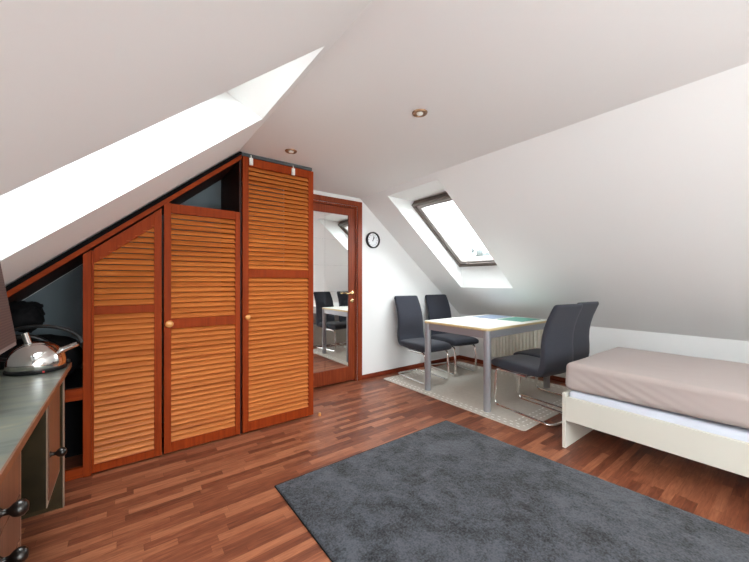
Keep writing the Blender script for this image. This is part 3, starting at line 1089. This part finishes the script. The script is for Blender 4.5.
# ------------------------------------------------------------------ cantilever chairs
def make_chair(label, loc, rotz):
    t = thing('dining_chair', label, 'chair', loc, rotz, 'charcoal cantilever dining chairs')
    # frame (front is +Y): floor loop, front uprights, arms under the seat
    r = 0.0130
    bm = B()
    w = 0.172
    path = []
    for s in (1,):
        path = [(w, -0.06, 0.356), (w, 0.262, 0.362), (w, 0.285, r), (w, -0.29, r), (-w, -0.29, r), (-w, 0.285, r), (-w, 0.262, 0.362), (-w, -0.06, 0.356)]
    tube(bm, fillet(path, 0.06, 7), r, 12)
    tube(bm, [(w, -0.06, 0.356), (-w, -0.06, 0.356)], r * 0.9, 10)
    tube(bm, [(w, 0.16, 0.360), (-w, 0.16, 0.360)], r * 0.9, 10)
    obj('frame', bm, MT['chrome'], t, world=False, smooth=60, label='chrome cantilever tube frame')
    # seat
    ys = [0.315, 0.308, 0.29, 0.26, 0.20, 0.10, 0.0, -0.10, -0.17, -0.21]
    zs = [0.412, 0.412, 0.413, 0.415, 0.418, 0.418, 0.416, 0.416, 0.418, 0.424]
    th = [0.022, 0.050, 0.074, 0.088, 0.094, 0.096, 0.094, 0.090, 0.082, 0.066]
    wd_ = [0.365, 0.382, 0.392, 0.398, 0.402, 0.404, 0.404, 0.402, 0.400, 0.396]
    bm = B(); sweep(bm, [(0, y, z) for y, z in zip(ys, zs)], wd_, th, 28, 5.5)
    obj('seat', bm, MT['chairfab'], t, world=False, smooth=75)
    # backrest
    prof = [(-0.165, 0.405, 0.055), (-0.192, 0.415, 0.070), (-0.215, 0.445, 0.072), (-0.228, 0.50, 0.066), (-0.232, 0.57, 0.060),
            (-0.231, 0.65, 0.056), (-0.238, 0.73, 0.053), (-0.254, 0.80, 0.050), (-0.278, 0.87, 0.047), (-0.308, 0.935, 0.043),
            (-0.328, 0.975, 0.039), (-0.335, 0.989, 0.030), (-0.339, 0.995, 0.012)]
    P = []
    for a, b_ in zip(prof, prof[1:]):
        for k in range(3):
            t_ = k / 3
            P.append(tuple(a[i] * (1 - t_) + b_[i] * t_ for i in range(3)))
    P.append(prof[-1])
    W_ = []
    for y, z, q in P:
        w_ = 0.402 - 0.035 * max(0, (z - 0.5) / 0.5)
        if z > 0.98: w_ -= 0.02 * (z - 0.98) / 0.013
        W_.append(w_)
    bm = B(); sweep(bm, [(0, y, z) for y, z, q in P], W_, [q for y, z, q in P], 28, 5.5)
    obj('backrest', bm, MT['chairfab'], t, world=False, smooth=75)
    return t


G_ = None
ch = make_chair('charcoal chair at the far side of the table, nearer the mirror door', (2.935, 2.91, ZM), PI - 0.10)
dup(ch, (3.52, 2.945, ZM), PI - 0.16, 'charcoal chair at the far side of the table, in the corner by the radiator')
dup(ch, (2.972, 1.545, ZM), -0.15, 'charcoal chair seen from behind at the near side of the table, left of two')
dup(ch, (3.425, 1.58, ZM), -0.09, 'charcoal chair seen from behind, standing between the table and the bed end, right of two')

# ------------------------------------------------------------------ bed
BX0, BX1, BY0, BY1 = 2.522, 3.60, -0.98, 1.097
bd = thing('bed', 'cream white single bed frame along the right slope', 'bed', ((BX0 + BX1) / 2, (BY0 + BY1) / 2, 0))
bm = B(); box(bm, BX0, BX1, BY1 - 0.024, BY1, 0, 0.395)
obj('foot_panel', bm, MT['bed'], bd, bev=0.0025)
bm = B(); box(bm, BX0, BX1, BY0, BY0 + 0.024, 0, 0.62)
obj('head_panel', bm, MT['bed'], bd, bev=0.0025)
for x in (BX0, BX1 - 0.024):
    bm = B(); box(bm, x, x + 0.024, BY0 + 0.024, BY1 - 0.024, 0.199, 0.370)
    obj('side_rail', bm, MT['bed'], bd, bev=0.0025)
for k in range(14):
    bm = B(); y = BY0 + 0.09 + k * 0.138
    box(bm, BX0 + 0.024, BX1 - 0.024, y, y + 0.07, 0.206, 0.225)
    obj('slat', bm, MT['tableedge'], bd)


def softbox(x0, x1, y0, y1, z0, z1, r, nx, ny, nz, fn):
    bm = B(); gridbox(bm, steps(x0, x1, r, nx), steps(y0, y1, r, ny), steps(z0, z1, r, nz), r)
    for v in bm.verts: v.co = fn(v.co.copy())
    return bm


def f1(p):
    n = noise.noise(Vector((p.x * 5, p.y * 5, p.z * 9)))
    if p.x < BX0 + 0.1: p.x += 0.006 * n + 0.003 * math.sin(p.y * 26 + p.z * 20)
    if p.z > 0.35: p.z += 0.004 * n - 0.003
    return p


bm = softbox(BX0 + 0.026, BX1 - 0.026, BY0 + 0.03, BY1 - 0.028, 0.226, 0.413, 0.03, 24, 60, 8, f1)
tag(obj('mattress', bm, MT['mattress'], smooth=80), 'white under mattress lying in the cream bed frame', 'mattress')


def f2(p):
    # hem lifts away from the corner, fabric pulled into shallow diagonal folds
    d = BY1 - p.y
    zb, zt = 0.42, 0.607
    t = (p.z - zb) / (zt - zb)
    hem = -0.002 + 0.030 * math.sin(min(d, 1.6) / 1.6 * PI * 0.5) - 0.006
    edge = max(0.0, 1 - (p.x - BX0 - 0.022) / 0.12)
    p.z += hem * (1 - t) * edge
    if p.x < BX0 + 0.09:
        s = math.exp(-((d - 0.35) / 0.32) ** 2)
        ph = (d * 1.0 + t * 0.19 * 2.2) * 52
        p.x += (-0.010 * (1 - t) * math.sin(PI * min(1, max(0, t + 0.25))) + 0.0028 * s * math.sin(ph) * (1 - t)
                + 0.004 * noise.noise(Vector((p.y * 4, p.z * 8, 0))))
    if t > 0.8:
        p.z += 0.004 * noise.noise(Vector((p.x * 3, p.y * 3, 2))) + 0.0012 * noise.noise(Vector((p.x * 14, p.y * 9, 5)))
    return p


bm = softbox(BX0 + 0.022, BX1 - 0.022, BY0 + 0.03, BY1 - 0.006, 0.420, 0.607, 0.036, 30, 150, 14, f2)
tag(obj('sheeted_mattress', bm, MT['sheet'], smooth=80), 'upper mattress in a beige fitted sheet on the bed', 'mattress')

# ------------------------------------------------------------------ desk
DKX1, DKX0, DKY0, DKY1, DKZ = -0.229, -0.93, 0.42, 2.53, 0.735
dk = thing('desk', 'grey green topped writing desk with brown drawers at the left edge', 'desk', (-0.58, 1.5, 0))
bm = B(); box(bm, DKX0, DKX1 - 0.006, DKY0, DKY1, DKZ - 0.022, DKZ)
obj('worktop', bm, MT['desktop'], dk, label='mottled grey green worktop')
bm = B(); box(bm, DKX1 - 0.006, DKX1, DKY0, DKY1, DKZ - 0.024, DKZ)
obj('front_edge', bm, MT['rust'], dk, label='rusty brown front edge')
bm = B(); box(bm, DKX1 - 0.022, DKX1 - 0.004, DKY1 - 0.03, DKY1 - 0.008, DKZ + 0.0005, DKZ + 0.022)
obj('corner_bracket', bm, MT['pewter'], dk, bev=0.004)
# far end panel down to the floor
FXI = DKX1 - 0.008
bm = B(); box(bm, DKX0 + 0.03, -0.252, 2.39, 2.415, 0, DKZ - 0.023)
ep = obj('end_panel', bm, MT['deskside'], dk)
bm = B(); box(bm, -0.252, -0.247, 2.388, 2.417, 0, DKZ - 0.023)
obj('panel_edging', bm, MT['deskrim'], ep)
# hanging cupboard at the far end
def cupboard(y0, y1, z0, name, rows, ky):
    bm = B(); box(bm, DKX0 + 0.06, FXI - 0.003, y0, y1, z0, DKZ - 0.023)
    cb = obj(name, bm, MT['deskside'], dk, label='dark olive lacquered pedestal')
    bm = B()
    box(bm, FXI - 0.003, FXI, y0, y0 + 0.012, z0, DKZ - 0.023); box(bm, FXI - 0.003, FXI, y1 - 0.012, y1, z0, DKZ - 0.023)
    box(bm, FXI - 0.003, FXI, y0 + 0.012, y1 - 0.012, z0, z0 + 0.010)
    obj('edging', bm, MT['deskrim'], cb)
    hz = (DKZ - 0.026 - z0 - 0.014) / rows
    for k in range(rows):
        za = z0 + 0.014 + k * hz
        bm = B(); box(bm, FXI - 0.003, FXI + 0.003, y0 + 0.022, y1 - 0.022, za + 0.002, za + hz - 0.002)
        fr = obj('drawer_front' if rows > 1 else 'cupboard_door', bm, MT['deskfront'], cb, bev=0.002)
    return cb


MxR = Matrix.Rotation(PI / 2, 4, 'Y')


def pull(y, z, r, parent):
    bm = B()
    M = Matrix.Translation((FXI, y, z)) @ MxR
    lathe(bm, [(r * 0.8, -0.001), (r * 0.72, 0.004), (r * 0.36, 0.010), (r * 0.42, 0.020), (r * 0.8, 0.027), (r, 0.036), (r * 0.9, 0.046), (r * 0.55, 0.052), (0, 0.054)], 24, M)
    obj('knob', bm, MT['pewter'], parent, smooth=60, label='dark pewter knob')


c1 = cupboard(1.82, 2.15, 0.30, 'hanging_cupboard', 1, 0)
pull(1.862, 0.492, 0.0185, c1)
c2 = cupboard(0.55, 1.40, 0.06, 'drawer_pedestal', 5, 0)
for z in (0.640, 0.525, 0.395): pull(1.165, z, 0.0195, c2)
for yy in (0.62, 1.27):
    bm = B(); box(bm, DKX0 + 0.1, FXI - 0.03, yy - 0.02, yy + 0.02, 0.0, 0.061)
    obj('foot', bm, MT['deskside'], dk)

# ------------------------------------------------------------------ monitor
mo = thing('monitor', 'dark brown screen with grey rim standing on the desk at the left edge', 'monitor', (-0.40, 1.59, DKZ))
tilt = math.radians(8)
M = Matrix.Translation((-0.33, 1.59, 0.94)) @ Matrix.Rotation(-tilt, 4, 'Y')
hw, hh = 0.31, 0.36
bm = B(); box(bm, -0.028, -0.003, -hw, hw, 0, hh, M)
ho = obj('housing', bm, MT['bezel'], mo, bev=0.004)
bm = B(); box(bm, -0.0045, -0.0005, -hw + 0.007, hw - 0.007, 0.016, hh - 0.007, M)
obj('screen', bm, MT['screen'], mo)
bm = B(); box(bm, -0.46, -0.42, 1.45, 1.53, DKZ + 0.012, 1.05); box(bm, -0.43, -0.365, 1.46, 1.52, 0.98, 1.04)
obj('stand', bm, MT['black_plastic'], mo, bev=0.004)
bm = B(); box(bm, -0.54, -0.37, 1.38, 1.60, DKZ + 0.0005, DKZ + 0.014)
obj('stand_base', bm, MT['black_plastic'], mo, bev=0.004)

# ------------------------------------------------------------------ kettle
KX, KY, KZ = -0.352, 2.405, DKZ
kt = thing('kettle', 'polished steel dome kettle with black handle on the far end of the desk', 'kettle', (KX, KY, KZ))
bm = B(); lathe(bm, [(0.106, 0.0005), (0.115, 0.004), (0.117, 0.014), (0.112, 0.020), (0.09, 0.021)], 48)
bs = obj('base_rim', bm, MT['black_plastic'], kt, world=False, smooth=50)
bm = B(); box(bm, -0.004, 0.004, -0.119, -0.115, 0.006, 0.014, Matrix.Rotation(0.35, 4, 'Z'))
obj('indicator', bm, MT['red'], bs, world=False, label='red indicator')
bm = B()
pr = [(0.1085, 0.019), (0.1125, 0.030), (0.112, 0.050), (0.107, 0.075), (0.096, 0.099), (0.079, 0.121), (0.058, 0.138), (0.054, 0.139), (0.052, 0.1415), (0.036, 0.149), (0.015, 0.153), (0, 0.1535)]
lathe(bm, pr, 56, cap=False)
obj('body', bm, MT['steel'], kt, world=False, smooth=35)
bm = B()
tube(bm, [(-0.022, -0.03, 0.132), (-0.038, -0.034, 0.200)], 0.0145, 18)
lathe(bm, [(0.017, 0), (0.017, 0.006), (0.013, 0.010)], 18, Matrix.Translation((-0.024, -0.03, 0.138)))
obj('whistle', bm, MT['steel'], kt, world=False, smooth=45)
bm = B()
tube(bm, [(0.080, -0.010, 0.088), (0.112, -0.014, 0.102), (0.160, -0.02, 0.124)], 0.012, 18, radii=[0.021, 0.0145, 0.0125])
obj('spout', bm, MT['steel'], kt, world=False, smooth=45)
bm = B()
H = []
for k in range(25):
    t = k / 24
    a = PI * (1.04 - 1.0 * t)
    H.append((-0.005 + 0.18 * math.cos(a) * (1.0 if t > .5 else 0.9), 0.03 * (1 - t), 0.105 + 0.12 * math.sin(a) ** 0.9 if math.sin(a) > 0 else 0.095 + 0.12 * math.sin(a)))
tube(bm, [(-0.10, 0.02, 0.062), (-0.15, 0.03, 0.075)] + H, 0.008, 12, radii=[0.009, 0.009] + [0.0095] * 25)
obj('handle', bm, MT['black_plastic'], kt, world=False, smooth=60)
